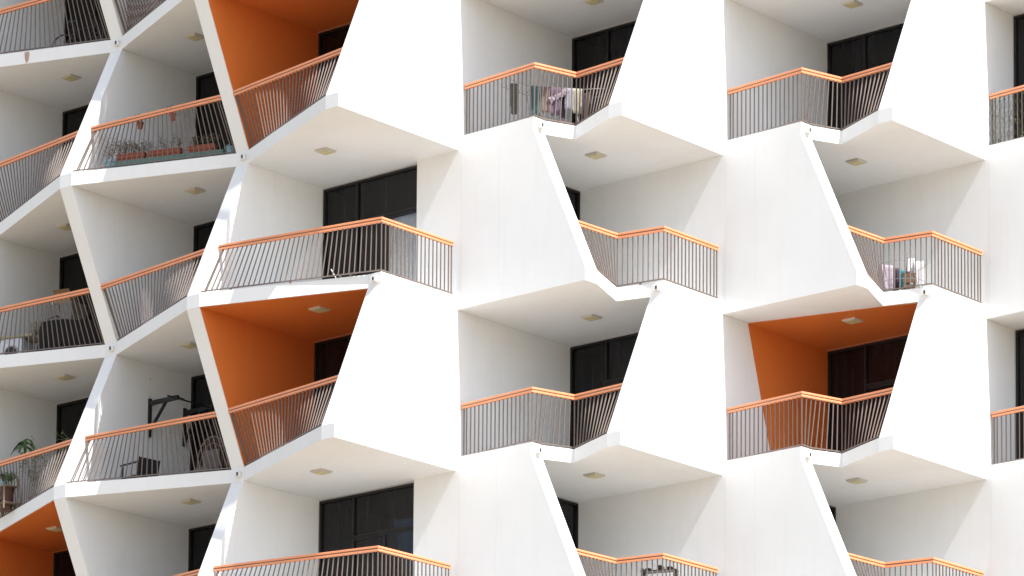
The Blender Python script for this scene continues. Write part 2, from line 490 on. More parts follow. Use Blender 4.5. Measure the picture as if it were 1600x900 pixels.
def rail_turn_odd(l):
    a0 = WB[4] + .01; c = (WB[5] - IN, front_b(5, 1) + IN); e = (WB[5] - IN, vb(5) - .10)
    railing([(a0, front_b(4, 1) + IN), c, e], [(a0, mixf(4, 1) + IN), c, e], l)
def rail_even(i, l):        # between wall i and i+1, floor on an even level
    f = aw_front(i, 0); v = vb(i)
    s0 = (WB[i] + .03, v + IN + .11); n = (f - IN * .4, v + IN); k = (f + .27 - .03, v + .95 + IN)
    a1 = WB[i+1] - WT - .01
    c = (f - .03, v + WT); ct = (n[0] + (k[0]-n[0]) * .35, n[1] + (k[1]-n[1]) * .35)      # the foot follows the nose, the handrail cuts it
    railing([s0, n, c, k, (a1, front_b(i+1, 0) + IN)], [s0, n, ct, k, (a1, mixf(i+1, 0) + IN)], l)
def rail_odd(i, l):
    fb, ft = aw_front(i, 1), aw_front(i, 0); v = vb(i) + WT
    top_a = fb * (1 - FR) + ft * FR
    k = (fb - .46 - .02, v + 1.16 + IN); c = (WB[i+1] - IN, front_b(i+1, 1) + IN); e = (WB[i+1] - IN, vb(i+1) - .10)
    railing([(fb - IN, v + .01), k, c, e], [(top_a - IN, v + .01), k, c, e], l)
for l in (0, 1, 2, 3): 
    for i in (2, 3): rail_left(i, l)
for i in (2, 3): rail_left(i, -1)
for l in (0, 2): rail_left(4, l)
for l in (1, 3): rail_turn_odd(l)
for l in (0, 2):
    for i in (5, 6, 7): rail_even(i, l)
for l in (1, 3):
    for i in (5, 6): rail_odd(i, l)

# ------------------------------------------------------------------ drain spouts at the slab noses
def spout(a, b, z, da, db):
    """short square pipe sticking out along (da, db)"""
    m = MB(); d = Vector((da, db, 0)).normalized(); p = Vector((a, b, z))
    m.bar(p - d * .05, p + d * .10, .115, .10)
    o = m.build('drain_spout', 'spout', bld, 0.006)
    m = MB(); m.bar(p + d * .10, p + d * .104, .035, .07); m.build('spout_mouth', 'black', o)
for l in range(-2, 5):
    p = l % 2; z = SOF(l) + .13
    for i in range(1, IB):
        if ((IB - 1 - i) % 2 == 0) == (p == 0): spout(WB[i] - .12, front_b(i, p), z, 0.35, -1)
    if p:
        for i in range(IB, LAST): spout(WB[i] - .14, front_b(i, 1), z, 0.2, -1)
    else:
        for i in range(IB, LAST): spout(aw_front(i, 0), vb(i) + .20, z, 1, -.35)

# ------------------------------------------------------------------ ceiling lights
def ceiling_light(a, b, l, label):
    e = empty('ceiling_light', AB(a, b, SOF(l) - .008), ANG)
    tag(e, label, 'ceiling light', 'square ceiling lights under the balcony slabs')
    m = MB(); s = .155
    m.box(-s, s, -s, s, -.018, .004); m.box(-s+.012, s-.012, -s+.012, s-.012, -.032, -.018)
    m.build('housing', 'lamp_body', e, 0.004)
    m = MB(); m.box(-.105, .105, -.105, .105, -.042, -.0325); m.build('diffuser', 'lamp_glass', e, 0.004)
LIGHTS = [
 (-9.77, -2.99, -1, 'square ceiling light over the topmost balcony on the left edge of the photo'),
 (-6.01, -3.09, -1, 'square ceiling light above the balcony with three terracotta planters'),
 (1.52, .45, -1, 'square ceiling light above the balcony with the laundry rack'),
 (5.35, 3.85, -1, 'square ceiling light above the empty white balcony at top right'),
 (-9.80, -3.00, 0, 'ceiling light half hidden by the slanted wall, above the storage balcony on the left edge'),
 (-5.98, -3.05, 0, 'yellowed square ceiling light directly below the terracotta planter balcony'),
 (-2.21, -3.22, 0, 'square ceiling light of the corner balcony under the upper orange one'),
 (1.70, .35, 0, 'square ceiling light directly below the laundry rack balcony'),
 (5.40, 3.91, 0, 'square ceiling light above the balcony holding white bags and boxes'),
 (-9.77, -2.99, 1, 'yellow square ceiling light directly below the storage balcony on the left edge'),
 (-6.01, -3.09, 1, 'square ceiling light above the black wall mounted pull-up bar'),
 (-2.20, -3.34, 1, 'pale ceiling light on the orange ceiling left of centre'),
 (1.52, .45, 1, 'square ceiling light of the empty white balcony in the centre'),
 (5.35, 3.85, 1, 'pale ceiling light on the partly orange ceiling at right'),
 (-9.84, -3.08, 2, 'pale ceiling light on the orange ceiling in the bottom left corner'),
 (-5.98, -3.05, 2, 'square ceiling light under the balcony with the black chair'),
 (-2.21, -3.22, 2, 'square ceiling light of the lowest corner balcony, under the lower orange balcony'),
 (1.70, .35, 2, 'square ceiling light of the bottom balcony right of the centre wall'),
 (5.40, 3.91, 2, 'square ceiling light directly below the partly orange balcony at right'),
]
for x in LIGHTS: ceiling_light(*x)

# ------------------------------------------------------------------ things on the balconies
def item(name, a, b, l, label, cat, rz=0.0, h=0.0, group=None):
    e = empty(name, AB(a, b, TOP(l) + h), ANG + rz)
    return tag(e, label, cat, group)
def leafquads(m, pts, size, droop=0.3, per=3, rng=random):
    for p in pts:
        for _ in range(per):
            a = rng.uniform(0, 2*math.pi); e = rng.uniform(-.6, .9) - droop
            d = Vector((math.cos(a)*math.cos(e), math.sin(a)*math.cos(e), math.sin(e)))
            n = d.cross(Vector((rng.uniform(-1,1), rng.uniform(-1,1), rng.uniform(-1,1)))).normalized()
            L = size * rng.uniform(.6, 1.3); w = L * .28
            o = Vector(p) + d * size * .2
            mid = o + d*L*.5
            m.add([o, mid + n*w, o + d*L, mid - n*w], [(0,1,2,3)])
def twigs(m, base, height, spread, n, r=.004, rng=random, tips=None):
    base = Vector(base)
    for _ in range(n):
        p = base + Vector((rng.uniform(-1,1)*spread*.35, rng.uniform(-1,1)*spread*.25, 0)); P = [p]
        d = Vector((rng.uniform(-.5,.5)*spread/height, rng.uniform(-.5,.5)*spread/height, 1)).normalized()
        L = height * rng.uniform(.6, 1.05)
        for k in range(4):
            d = (d + Vector((rng.uniform(-.3,.3), rng.uniform(-.3,.3), rng.uniform(-.1,.15)))).normalized()
            p = p + d * L / 4; P.append(p)
            if k > 0:
                for _ in range(2):
                    q = p + Vector((rng.uniform(-1,1), rng.uniform(-1,1), rng.uniform(.1,1))).normalized() * L * .22
                    m.tube([p, q], r*.6, 3)
                    if tips is not None: tips.append(q)
        m.tube(P, r, 4, r*.5)
        if tips is not None: tips += P[2:]

# --- three planters in a row on the balcony of wall 3
FA = math.atan2(1.23, 3.43)
def fascia_b(a): return -4.83 + .359 * (a + 7.71)
sh = item('plant_shelf', -5.83, fascia_b(-5.83) + .30, 0, 'long low teal shelf carrying three terracotta planters behind the railing', 'shelf', FA)
m = MB()
for k in range(4): m.box(-1.20, 1.20, -.16 + k*.085, -.09 + k*.085, .135, .155)
m.build('shelf_board', 'teal', sh, .003)
m = MB(); m.box(-1.20, 1.20, -.175, -.162, .045, .16); m.build('front_board', 'teal', sh, .003)
for x in (-1.14, 0, 1.14):
    m = MB(); m.box(x-.03, x+.03, -.155, .16, 0, .133); m.build('foot', 'teal', sh)
def planter(a, L, label, plant_h, dens, lean=0.0, seed=1):
    rng = random.Random(seed)
    e = item('planter', a, fascia_b(a) + .29, 0, label, 'planter', FA, .157, 'terracotta window boxes')
    m = MB(); w0, w1 = .075, .095; h = .17
    m.add([(-L/2+.02,-w0,0),(L/2-.02,-w0,0),(L/2-.02,w0,0),(-L/2+.02,w0,0),(-L/2,-w1,h),(L/2,-w1,h),(L/2,w1,h),(-L/2,w1,h)], MB.BOXF)
    m.build('box', 'terracotta', e, .006)
    m = MB()
    for z in (h - .022, h*.45): m.box(-L/2-.008, L/2+.008, -w1-.008, -w1+.004 if z < .1 else w1+.008, z, z+.022)
    m.build('rim', 'terracotta', e, .003)
    m = MB(); m.box(-L/2+.02, L/2-.02, -w1+.01, w1-.01, h+.001, h+.006); m.build('soil', 'soil', e)
    m = MB(); tips = []
    for k in range(dens):
        x = -L/2 + L*(k+.5)/dens
        twigs(m, (x + lean*rng.uniform(0,1), 0, h), plant_h*rng.uniform(.6,1), .16, 4, .0035, rng, tips)
    p = m.build('plant', 'twig', e)
    m = MB(); leafquads(m, tips, .028, .1, 2, rng); m.build('leaves', 'dry_leaf', p)
planter(-6.66, .63, 'terracotta window box with wilted grey twigs, nearest the pale blue pot', .32, 6, 0, 3)
planter(-5.94, .69, 'middle terracotta window box of three, with two dry tufts', .30, 5, 0, 4)
planter(-5.20, .60, 'terracotta window box standing in front of the dark window', .26, 6, 0, 5)
def pot(a, b, l, r, h, mat, label, hz=0.0, cat='pot'):
    e = item('flower_pot', a, b, l, label, cat, 0, hz)
    m = MB(); m.tube([(0,0,0),(0,0,h*.8)], r*.72, 14, r*.95); m.tube([(0,0,h*.8),(0,0,h)], r*1.06, 14); m.build('pot_body', mat, e, .003)
    m = MB(); m.tube([(0,0,h),(0,0,h+.004)], r*.9, 14); m.build('soil', 'soil', e)
    return e
pot(-7.10, fascia_b(-7.1) + .30, 0, .15, .24, 'pale_blue', 'round pale blue pot at the left end of the planter row')
e = item('watering_can', -4.62, fascia_b(-4.62) + .30, 0, 'pale blue watering can in the right corner of the planter balcony', 'watering can', FA)
m = MB(); m.tube([(0,0,0),(0,0,.24)], .10, 14, .085); m.tube([(0,0,.24),(0,0,.26)], .085, 14, .05); m.build('can_body', 'pale_blue', e, .003)
m = MB(); m.tube([(.08,0,.06),(.17,0,.2),(.22,0,.30)], .018, 8, .013); m.build('can_spout', 'pale_blue', e)
m = MB(); m.tube([(-.08,0,.06),(-.15,0,.14),(-.13,0,.26),(-.04,0,.30),(.02,0,.26)], .011, 6); m.build('handle', 'pale_blue', e)
# dry bush at the left end and its wire frame
e = item('dry_bush', -7.15, fascia_b(-7.15) + .62, 0, 'tall dry leafless bush behind the railing, left of the planters', 'bush')
m = MB(); tips = []; rng = random.Random(11)
for k in range(9): twigs(m, (-.28 + .12*k, .02*k, .20), .62 - .03*k, .22, 4, .005, rng, tips)
m.build('branches', 'twig', e)
m = MB(); leafquads(m, tips, .035, .1, 2, rng); m.build('leaves', 'dry_leaf', e)
m = MB(); m.tube([(.2,.03,0),(.2,.03,.26)], .17, 14, .2); m.build('tub', 'terra_dark', e)
for (a, lb) in ((-6.51, 'small terracotta pot hooked on the copper handrail, left one of two'), (-5.62, 'small terracotta pot hooked on the copper handrail, nearer the dark window')):
    bb = -4.27 + .0441 * (a + 7.7) + .075 + .045
    e = item('hanging_pot', a, bb, 0, lb, 'hanging pot', .04, .84)
    m = MB(); m.tube([(0,.0,0),(0,.0,.11)], .045, 12, .065); m.tube([(0,0,.11),(0,0,.135)], .075, 12); m.build('pot_body', 'terracotta', e, .002)
    m = MB()
    for x in (-.05, .05): m.tube([(x, 0, .12), (x, -.01, .22), (x, -.045, .28), (x, -.12, .27), (x, -.13, .20)], .005, 6)
    m.build('hook', 'twig', e)
    m = MB(); tips = []; twigs(m, (0,0,.13), .10, .1, 5, .003, random.Random(int(-a*100)), tips); m.build('plant', 'twig', e)

# --- drying rack with washing
def cloth(name, mat, x, w, top, drop, e, label=None, cat='laundry', y=0.0, seed=0, depth=.05, rz=0.0):
    """a cloth folded over a line: hangs on both sides"""
    rng = random.Random(seed); n, k = 14, 9; V = []; F = []
    ph = rng.uniform(0, 6); base = Vector((0,0,0))
    prof = []
    for j in range(k): prof.append((-.5, top - drop * (1 - j/(k-1))))
    prof.append((0, top + .010))
    for j in range(k): prof.append((.5, top - drop * .72 * j/(k-1)))
    for i in range(n+1):
        t = i/n
        for (s_, z) in prof:
            fold = math.sin(ph + t*17) * .012 * min(1, (top - z) * 5 + .05) + math.sin(ph*2 + t*7) * .014 * min(1, (top - z) * 3)
            V.append((x + (t-.5)*w*(1 - .10*(top - z)), y + s_*depth*.5 + fold + (s_*.02), z + .006*math.sin(t*9+ph)*(1 if z < top - drop*.9 else 0)))
    c = len(prof)
    for i in range(n):
        for j in range(c-1): F.append((i*c+j, (i+1)*c+j, (i+1)*c+j+1, i*c+j+1))
    o = meshobj(name, V, F, mat, None, smooth=True)
    so = o.modifiers.new('thickness', 'SOLIDIFY'); so.thickness = .004
    o.matrix_world = e.matrix_basis if e.parent is None else e.matrix_world
    tag(o, label, cat, None)
    return o
RK = math.radians(50)
rack = item('drying_rack', 1.22, -.38, 0, 'folding steel drying rack hung with washing behind the corner railing', 'drying rack', RK)
bpy.context.view_layer.update()
m = MB(); hh = .90
for x in (-.48, .48):
    m.tube([(x, -.26, 0), (x, .26, hh)], .008, 6); m.tube([(x, .26, 0), (x, -.26, hh)], .008, 6)
m.build('legs', 'steel', rack)
m = MB()
for y in (-.26, .26): m.tube([(-.50, y, hh), (.50, y, hh)], .008, 6)
for x in (-.5, .5): m.tube([(x, -.26, hh), (x, .26, hh)], .008, 6)
for y in (-.16, -.06, .06, .16): m.tube([(-.5, y, hh), (.5, y, hh)], .004, 5)
m.build('top_frame', 'steel', rack)
for sx in (-1, 1):
    m = MB(); x0, x1, z1_ = .5*sx, .98*sx, hh + (.14 if sx < 0 else .06)
    m.tube([(x0,-.26,hh),(x1,-.26,z1_),(x1,.26,z1_),(x0,.26,hh)], .007, 6)
    for t in (.3, .55, .8):
        xx = x0 + (x1-x0)*t; zz = hh + (z1_-hh)*t; m.tube([(xx,-.26,zz),(xx,.26,zz)], .004, 5)
    m.build('wing', 'steel', rack)
for (nm, mt, x, w, dz, drop, yy, lb) in (
    ('trousers', 'c_grey', -.80, .13, .08, .62, -.1, 'dark grey trousers hanging from the left wing of the drying rack'),
    ('towel', 'c_teal', -.40, .17, 0, .60, -.26, 'teal towel at the left end of the drying rack'),
    ('shirt', 'c_brown', -.20, .17, 0, .52, -.26, 'brown shirt hanging next to the teal towel'),
    ('dress', 'c_violet', .00, .22, 0, .56, -.26, 'violet patterned dress in the middle of the drying rack'),
    ('skirt', 'c_dark', .15, .12, -.0, .58, -.16, 'dark purple skirt behind the violet dress'),
    ('blouse', 'c_pale', .26, .16, 0, .44, -.26, 'pale blue grey blouse right of the violet dress'),
    ('pillowcase', 'c_cream', .43, .18, 0, .50, -.26, 'cream pillowcase at the right end of the drying rack'),
    ('jeans', 'c_dark', .70, .20, .02, .50, .05, 'dark blue jeans hanging from the right wing of the drying rack')):
    cloth(nm, mt, x, w, hh + dz + .008, drop, rack, lb, 'laundry', yy, len(nm) * 7 + int(x*50))
sc_ = item('scarf', 1.22, -.38, 0, 'pale pink ruffled scarf draped diagonally over the violet dress', 'scarf', RK)
m = MB(); rng = random.Random(5)
for k in range(16):
    t = k/15; cx, cz = -.13 + .34*t, .62 + .22*t
    for _ in range(5):
        c = Vector((cx + rng.uniform(-.035,.035), -.315 + rng.uniform(-.015,.005), cz + rng.uniform(-.035,.035)))
        r_ = rng.uniform(.018,.032); q = []
        for j in range(6): q.append(c + Vector((math.cos(j*1.047)*r_, rng.uniform(-.012,.008), math.sin(j*1.047)*r_)))
        m.add(q, [(0,1,2,3,4,5)])
so = m.build('ruffle', 'c_lilac', sc_); so_ = so.modifiers.new('thickness', 'SOLIDIFY'); so_.thickness = .003
ch = item('low_bench', 1.50, .0, 0, 'low dark red wooden bench under the drying rack', 'bench', RK)
m = MB()
for k in range(3): m.box(-.5, .5, -.17 + k*.12, -.07 + k*.12, .24, .265)
m.build('seat', 'wood_red', ch, .003)
for x in (-.42, .42):
    for y in (-.12, .14):
        m = MB(); m.box(x-.02, x+.02, y-.02, y+.02, 0, .239); m.build('leg', 'wood_red', ch)
bd = item('plank', 1.98, -.30, 0, 'narrow brown board leaning upright beside the drying rack', 'board', .3)
m = MB(); m.add([(-.03,-.02,0),(.03,-.02,0),(.03,.005,0),(-.03,.005,0),(-.03,.10,.80),(.03,.10,.80),(.03,.125,.80),(-.03,.125,.80)], MB.BOXF); m.build('plank_body', 'wood', bd)

# --- pull-up bar on the party wall, chairs
pu = item('pull_up_bar', WB[3] + .006, -1.98, 2, 'black steel pull-up bar bolted to the balcony side wall', 'pull-up bar')
for y in (-.58, .42):
    m = MB()
    m.box(0, .05, y-.035, y+.035, 1.40, 2.20)                  # wall plate
    m.bar((.03, y, 2.10), (.84, y, 2.10), .07, .09)           # arm
    m.bar((.03, y, 1.52), (.50, y, 2.08), .05, .05)         # brace
    for z in (1.45, 2.0): m.tube([(.035, y, z), (.05, y, z)], .018, 6)
    m.build('bracket', 'black', pu, .003)
m = MB(); m.tube([(.76, -.80, 2.10), (.76, .62, 2.10)], .018, 8); m.build('grip_bar', 'black', pu)
for y in (-.58, .42):
    m = MB(); m.tube([(.78, y, 2.12), (.93, y + .09, 2.06)], .014, 6); m.build('grip', 'black', pu)
for z in (1.18, 2.66):
    pass
def arm_chair(a, b, l, rz, label):
    e = item('garden_chair', a, b, l, label, 'chair', rz)
    m = MB(); m.box(-.24, .24, -.24, .22, .26, .29); m.build('seat', 'mesh_black', e, .01)
    m = MB(); m.add([(-.27,.20,.10),(.27,.20,.10),(.27,.225,.10),(-.27,.225,.10),(-.26,.30,.62),(.26,.30,.62),(.26,.325,.62),(-.26,.325,.62)], MB.BOXF); m.build('backrest', 'mesh_black', e, .01)
    for x in (-.26, .26):
        m = MB(); m.tube([(x,-.24,0),(x,-.22,.50),(x,-.30,.53),(x,.26,.53)], .020, 6); m.build('armrest', 'black', e)
        m = MB(); m.tube([(x,.30,0),(x,.22,.28),(x,.31,.63)], .014, 6); m.build('leg', 'black', e)
    return e
arm_chair(-7.02, -3.45, 2, R(-95), 'black mesh armchair standing sideways behind the railing, below the pull-up bar')
pc = item('rattan_chair', -6.05, -2.45, 2, 'round-backed wicker chair with woven cushion in front of the dark window', 'chair', R(12))
m = MB(); n = 22; P = []
for k in range(n+1):
    t = math.pi * k / n; P.append((-.36*math.cos(t), .12, .58 + .62*math.sin(t)**.8 if k not in (0,n) else .58))
m.tube([(-.34,.06,.30)] + P + [(.34,.06,.30)], .016, 6); m.tube([(p[0]*.8, p[1]-.01, .50 + (p[2]-.58)*.82 + .05) for p in P], .009, 5)
m.build('hoop', 'rattan', pc)
m = MB()
for k in range(13):
    x = -.27 + .045*k; top = .58 + .60*max(.05, 1-(x/.36)**2)**.45
    m.tube([(x*.8, .10, .42), (x, .12, top)], .006, 4)
m.build('back_canes', 'rattan', pc)
m = MB(); m.tube([(0,-.08,.38),(0,-.08,.42)], .33, 18); m.build('seat', 'rattan', pc, .008)
m = MB(); m.tube([(0,-.08,.421),(0,-.08,.48)], .28, 16, .26); m.build('cushion', 'seat_pad', pc, .01)
m = MB(); m.box(-.20, .20, .055, .095, .49, .92); m.build('back_cushion', 'seat_pad', pc, .02)
m = MB(); m.tube([(0,-.08,0),(0,-.08,.36)], .26, 16, .18); m.build('base', 'rattan', pc)
for (b_, h_) in ((-2.55, 2.62), (-2.55, 2.25)):
    a_ = MB(); a_.tube([(0,0,0),(.012,0,0)], .016, 8)
    e = a_.build('wall_plug', 'steel', bld); e.location = (WB[3] + .002, b_, TOP(2) + h_)

# --- storage balcony at the left edge
cb = item('storage_cabinet', -10.48, -2.30, 1, 'tall grey cabinet standing beside the dark window on the left edge', 'cabinet', .05)
m = MB(); m.box(-.34, .34, -.22, .22, .04, 1.52); m.build('cabinet_body', 'cab_grey', cb, .006)
for x in (-.18, .18):
    m = MB(); m.box(x-.172, x+.172, -.238, -.223, .08, 1.49); d = m.build('door', 'cab_grey', cb, .004)
    m = MB(); m.box(x*.2-.01, x*.2+.01, -.258, -.24, .8, .95); m.build('handle', 'black', d)
e = item('cardboard_box', -10.48, -2.36, 1, 'brown cardboard box lying on top of the grey cabinet', 'box', .3, 1.525)
m = MB(); m.box(-.20, .20, -.14, .14, 0, .22); m.build('carton', 'cardboard', e, .004)
m = MB(); m.add([(-.20,-.14,.222),(.20,-.14,.222),(.20,-.22,.27),(-.20,-.22,.27)], [(0,1,2,3)]); o = m.build('flap', 'cardboard', e); q_ = o.modifiers.new('t','SOLIDIFY'); q_.thickness = .004
e = item('white_bag', -10.72, -2.38, 1, 'crumpled white bag on the left end of the grey cabinet', 'bag', 0, 1.525)
m = MB(); rng = random.Random(3); V = []; n, k = 10, 6
for j in range(k+1):
    for i in range(n):
        t = math.pi*j/k; r_ = math.sin(t)*.11*rng.uniform(.8,1.15); V.append((math.cos(i*2*math.pi/n)*r_, math.sin(i*2*math.pi/n)*r_*.8, .08-.08*math.cos(t)))
m.add(V, [(j*n+i, j*n+(i+1)%n, (j+1)*n+(i+1)%n, (j+1)*n+i) for j in range(k) for i in range(n)]); m.build('bag_body', 'c_white', e)
tp_ = item('covered_barbecue', -9.30, -3.15, 1, 'bulky object under a black cover behind the left railing', 'covered furniture', .33)
V = []; n, k = 24, 7; rng = random.Random(8); prof = [(.0,1.10),(.15,1.08),(.5,1.03),(.75,1.01),(.95,1.02),(1.05,1.06),(1.1,1.1)]
for j in range(k):
    h_ = .80 * (1 - j/(k-1)) if j else .80
    for i in range(n):
        t = 2*math.pi*i/n; c, s_ = math.cos(t), math.sin(t)
        sx = abs(c)**.45 * (1 if c > 0 else -1); sy = abs(s_)**.45 * (1 if s_ > 0 else -1)
        g_ = (.35 if j == 0 else .92 + .02*j) * (1 + (.04 * math.sin(t*9 + j*.3) * j/k))
        V.append((sx*.78*g_ , sy*.32*g_, (.84 if j == 0 else .78 - .13*(j-1)) - .10*(sx*.5+.5)))
V = [(x, y, max(0.02, z)) for x, y, z in V]
m = MB(); m.add(V, [tuple(range(n))] + [(j*n+i, j*n+(i+1)%n, (j+1)*n+(i+1)%n, (j+1)*n+i) for j in range(k-1) for i in range(n)])
m.build('cover', 'tarp', tp_, smooth=True)
wm = item('washing_machine', -11.0, -3.25, 1, 'white washing machine with round dark door at the left edge', 'washing machine', .30)
m = MB(); m.box(-.52, .30, -.28, .28, .0, .62); m.build('casing', 'appliance', wm, .012)
m = MB(); m.tube([(.06,-.281,.30),(.06,-.30,.30)], .17, 20); dd = m.build('door', 'steel', wm, .004)
m = MB(); m.tube([(.06,-.301,.30),(.06,-.315,.30)], .135, 20); m.build('door_glass', 'black', dd, .004)
bk = item('work_board', -10.95, -3.25, 1, 'pale worn wooden boards lying across the washing machine', 'boards', .30, .625)
for k in range(3):
    m = MB(); m.box(-.75, .52 + .05*k, -.30 + .2*k, -.12 + .2*k, .0 + .002*k, .05); m.build('board', 'plank', bk, .003)
dp = item('dried_plant', -10.55, -3.05, 1, 'ball-shaped dried plant on the boards beside the black cover', 'dried plant', 0, .68)
m = MB(); rng = random.Random(21); tips = []
for k in range(46):
    t, u = rng.uniform(0, 2*math.pi), rng.uniform(-.2, 1); r_ = .21 * rng.uniform(.7, 1.1); c = math.sqrt(max(0, 1-u*u))
    m.tube([(0,0,.05), (math.cos(t)*c*r_*.6, math.sin(t)*c*r_*.6, .16+u*r_*.5), (math.cos(t)*c*r_, math.sin(t)*c*r_, .14+u*r_)], .0035, 3); tips.append((math.cos(t)*c*r_, math.sin(t)*c*r_, .14+u*r_))
m.build('stems', 'dry_leaf', dp); m = MB(); leafquads(m, tips, .035, 0, 3, rng); m.build('seed_heads', 'plank', dp)
m = MB(); m.tube([(0,0,0),(0,0,.10)], .055, 10, .07); m.build('pot_body', 'terra_dark', dp)
vc = item('folded_trolley', -10.42, -2.75, 1, 'thin black tube frame trolley standing before the grey cabinet', 'trolley')
m = MB(); m.tube([(-.16,-.1,.1),(-.16,0,1.10),(-.10,0,1.16),(.10,0,1.16)], .012, 6); m.tube([(.10,0,1.16),(.17,0,1.14)], .02, 6); m.tube([(-.16,-.1,.1),(.16,-.1,.1)], .012, 6); m.tube([(.16,-.1,.1),(.12,0,.8)], .01, 6); m.build('frame', 'black', vc)
for x in (-.18, .18):
    m = MB(); m.tube([(x-.015,-.1,.08),(x+.015,-.1,.08)], .08, 14); m.build('wheel', 'black', vc)

# --- potted plants on the balcony below it
def palm(a, b, l, H_, seed, leafm, stemm, size, nl, label, h0=.25, rad=.16, droop=1.15):
    rng = random.Random(seed)
    e = item('potted_plant', a, b, l, label, 'potted plant')
    m = MB(); m.tube([(0,0,0),(0,0,h0)], rad*.75, 14, rad); m.tube([(0,0,h0-.03),(0,0,h0)], rad*1.06, 14); m.build('pot_body', 'terra_dark', e, .003)
    m = MB(); top = Vector((rng.uniform(-.08,.08), 0, H_)); m.tube([(0,0,h0),(.02,.01,(h0+H_)/2),top], .014, 6, .008); st = m.build('stem', stemm, e)
    m = MB()
    for k in range(nl):
        t = 2*math.pi*k/nl + rng.uniform(-.3,.3); L = size*rng.uniform(.75,1.2); o = top - Vector((0,0,rng.uniform(0,.16)))
        P = []; 
        for j in range(5):
            s_ = j/4; P.append(o + Vector((math.cos(t)*L*s_, math.sin(t)*L*s_, L*(.45*s_ - droop*s_*s_))))
        sd = Vector((-math.sin(t), math.cos(t), 0)); w_ = [.006, .03, .045, .03, .003]
        V = []
        for p, w in zip(P, w_): V += [p - sd*w*L/.3, p + Vector((0,0,.012)), p + sd*w*L/.3]
        m.add(V, [q for j in range(4) for q in ((j*3, j*3+1, j*3+4, j*3+3), (j*3+1, j*3+2, j*3+5, j*3+4))])
    m.build('leaves', leafm, st, smooth=True)
    return e
palm(-10.52, -3.45, 2, 1.62, 2, 'leaf', 'stem', .30, 15, 'slender plant with a tuft of dark drooping leaves at the left railing')
palm(-10.22, -3.35, 2, 1.36, 9, 'leaf_pale', 'stem', .15, 9, 'shorter pale green plant right beside the drooping one', .25, .12, .5)
def bushy(a, b, l, H_, W_, seed, leafm, label, n=40, size=.07, h0=.22):
    rng = random.Random(seed); e = item('potted_plant', a, b, l, label, 'potted plant')
    m = MB(); m.tube([(0,0,0),(0,0,h0)], .11, 12, .15); m.build('pot_body', 'terra_dark', e, .003)
    m = MB(); tips = []; twigs(m, (0,0,h0), H_-h0, W_, 9, .006, rng, tips); st = m.build('stems', 'stem', e)
    m = MB(); leafquads(m, [t for t in tips if t[2] > h0 + .15][:n*2], size, .2, 3, rng); m.build('leaves', leafm, st)
bushy(-9.62, -2.95, 2, 1.62, .42, 31, 'leaf_pale', 'airy pale green plant near the dark window at lower left', 26, .075)
bushy(-9.75, -3.75, 2, 1.12, .40, 32, 'leaf', 'small dark leaved plant hanging just under the handrail at lower left', 34, .06)
bushy(-10.35, -4.00, 2, .78, .34, 33, 'leaf', 'low bushy plant on the plant stand at lower left', 30, .055, .48)
ps = item('plant_stand', -10.55, -3.92, 2, 'two-tier rusty plant stand crowded with pots at lower left', 'plant stand', -.38)
for z in (.12, .47):
    for k in range(4):
        m = MB(); m.box(-.46, .46, -.17 + k*.09, -.10 + k*.09, z, z+.018); m.build('slat', 'rattan', ps)
for x in (-.44, .44):
    for y in (-.15, .15): m = MB(); m.box(x-.014, x+.014, y-.014, y+.014, 0, .50 if y < 0 else .62); m.build('leg', 'rattan', ps)
for k, (x, y, z, r_, mt, lb) in enumerate(((-.30, 0, .489, .09, 'terra_dark', 'dark clay pot on the left of the upper plant stand tier'), (-.05, .02, .489, .08, 'pale_blue', 'small blue pot in the middle of the upper plant stand tier'),
      (-.25, 0, .139, .11, 'terra_dark', 'large clay pot on the lower plant stand tier'), (.12, 0, .139, .10, 'cab_grey', 'grey pot on the lower plant stand tier'))):
    c, s_ = math.cos(-.38), math.sin(-.38)
    e = pot(-10.55 + x*c - y*s_, -3.92 + x*s_ + y*c, 2, r_, .17, mt, lb, z)
    m = MB(); tips = []; twigs(m, (0,0,.17), .20, .2, 7, .004, random.Random(50+k), tips); st = m.build('stems', 'stem', e)
    m = MB(); leafquads(m, tips, .045, .2, 2, random.Random(60+k)); m.build('leaves', 'leaf' if k % 2 else 'dry_leaf', st)

# --- things on the right hand balcony (laundry tower and boxes)
lt = item('laundry_airer', 6.42, 4.18, 1, 'round wire laundry airer with washing behind the right hand railing', 'drying rack')
m = MB()
for z, r_ in ((.66, .42), (.30, .42)):
    P = [(math.cos(2*math.pi*k/24)*r_*1.25 - .1, math.sin(2*math.pi*k/24)*r_ - .1, z) for k in range(25)]; m.tube(P, .006, 5)
for t in (0, 2.1, 4.2): m.tube([(math.cos(t)*.3, math.sin(t)*.25, 0), (math.cos(t)*.1, math.sin(t)*.08, .98)], .008, 6)
m.build('wire_frame', 'steel', lt)
def hang(name, mt, a, b, w, top, drop, rz, label, seed):
    e = bpy.data.objects.new('tmp', None); e.location = AB(a, b, TOP(1)); e.rotation_euler = (0,0,ANG+rz); link(e); bpy.context.view_layer.update()
    o = cloth(name, mt, 0, w, top, drop, e, label, 'laundry', 0, seed, .04); o.matrix_world = e.matrix_world.copy(); bpy.data.objects.remove(e)
hang('towel', 'c_white', 6.28, 4.50, .15, .92, .42, R(30), 'upper white towel of the washing on the right hand balcony', 71)
hang('towel', 'c_white', 6.46, 4.52, .19, .84, .55, R(30), 'long white towel hanging beside the black bag', 72)
hang('pillowcase', 'c_lilac', 6.25, 3.70, .30, .62, .50, R(60), 'pale lilac pillowcase at the left end of the washing', 73)
hang('trousers', 'c_dark', 6.30, 3.95, .14, .60, .52, R(50), 'dark trousers hanging next to the lilac pillowcase', 74)
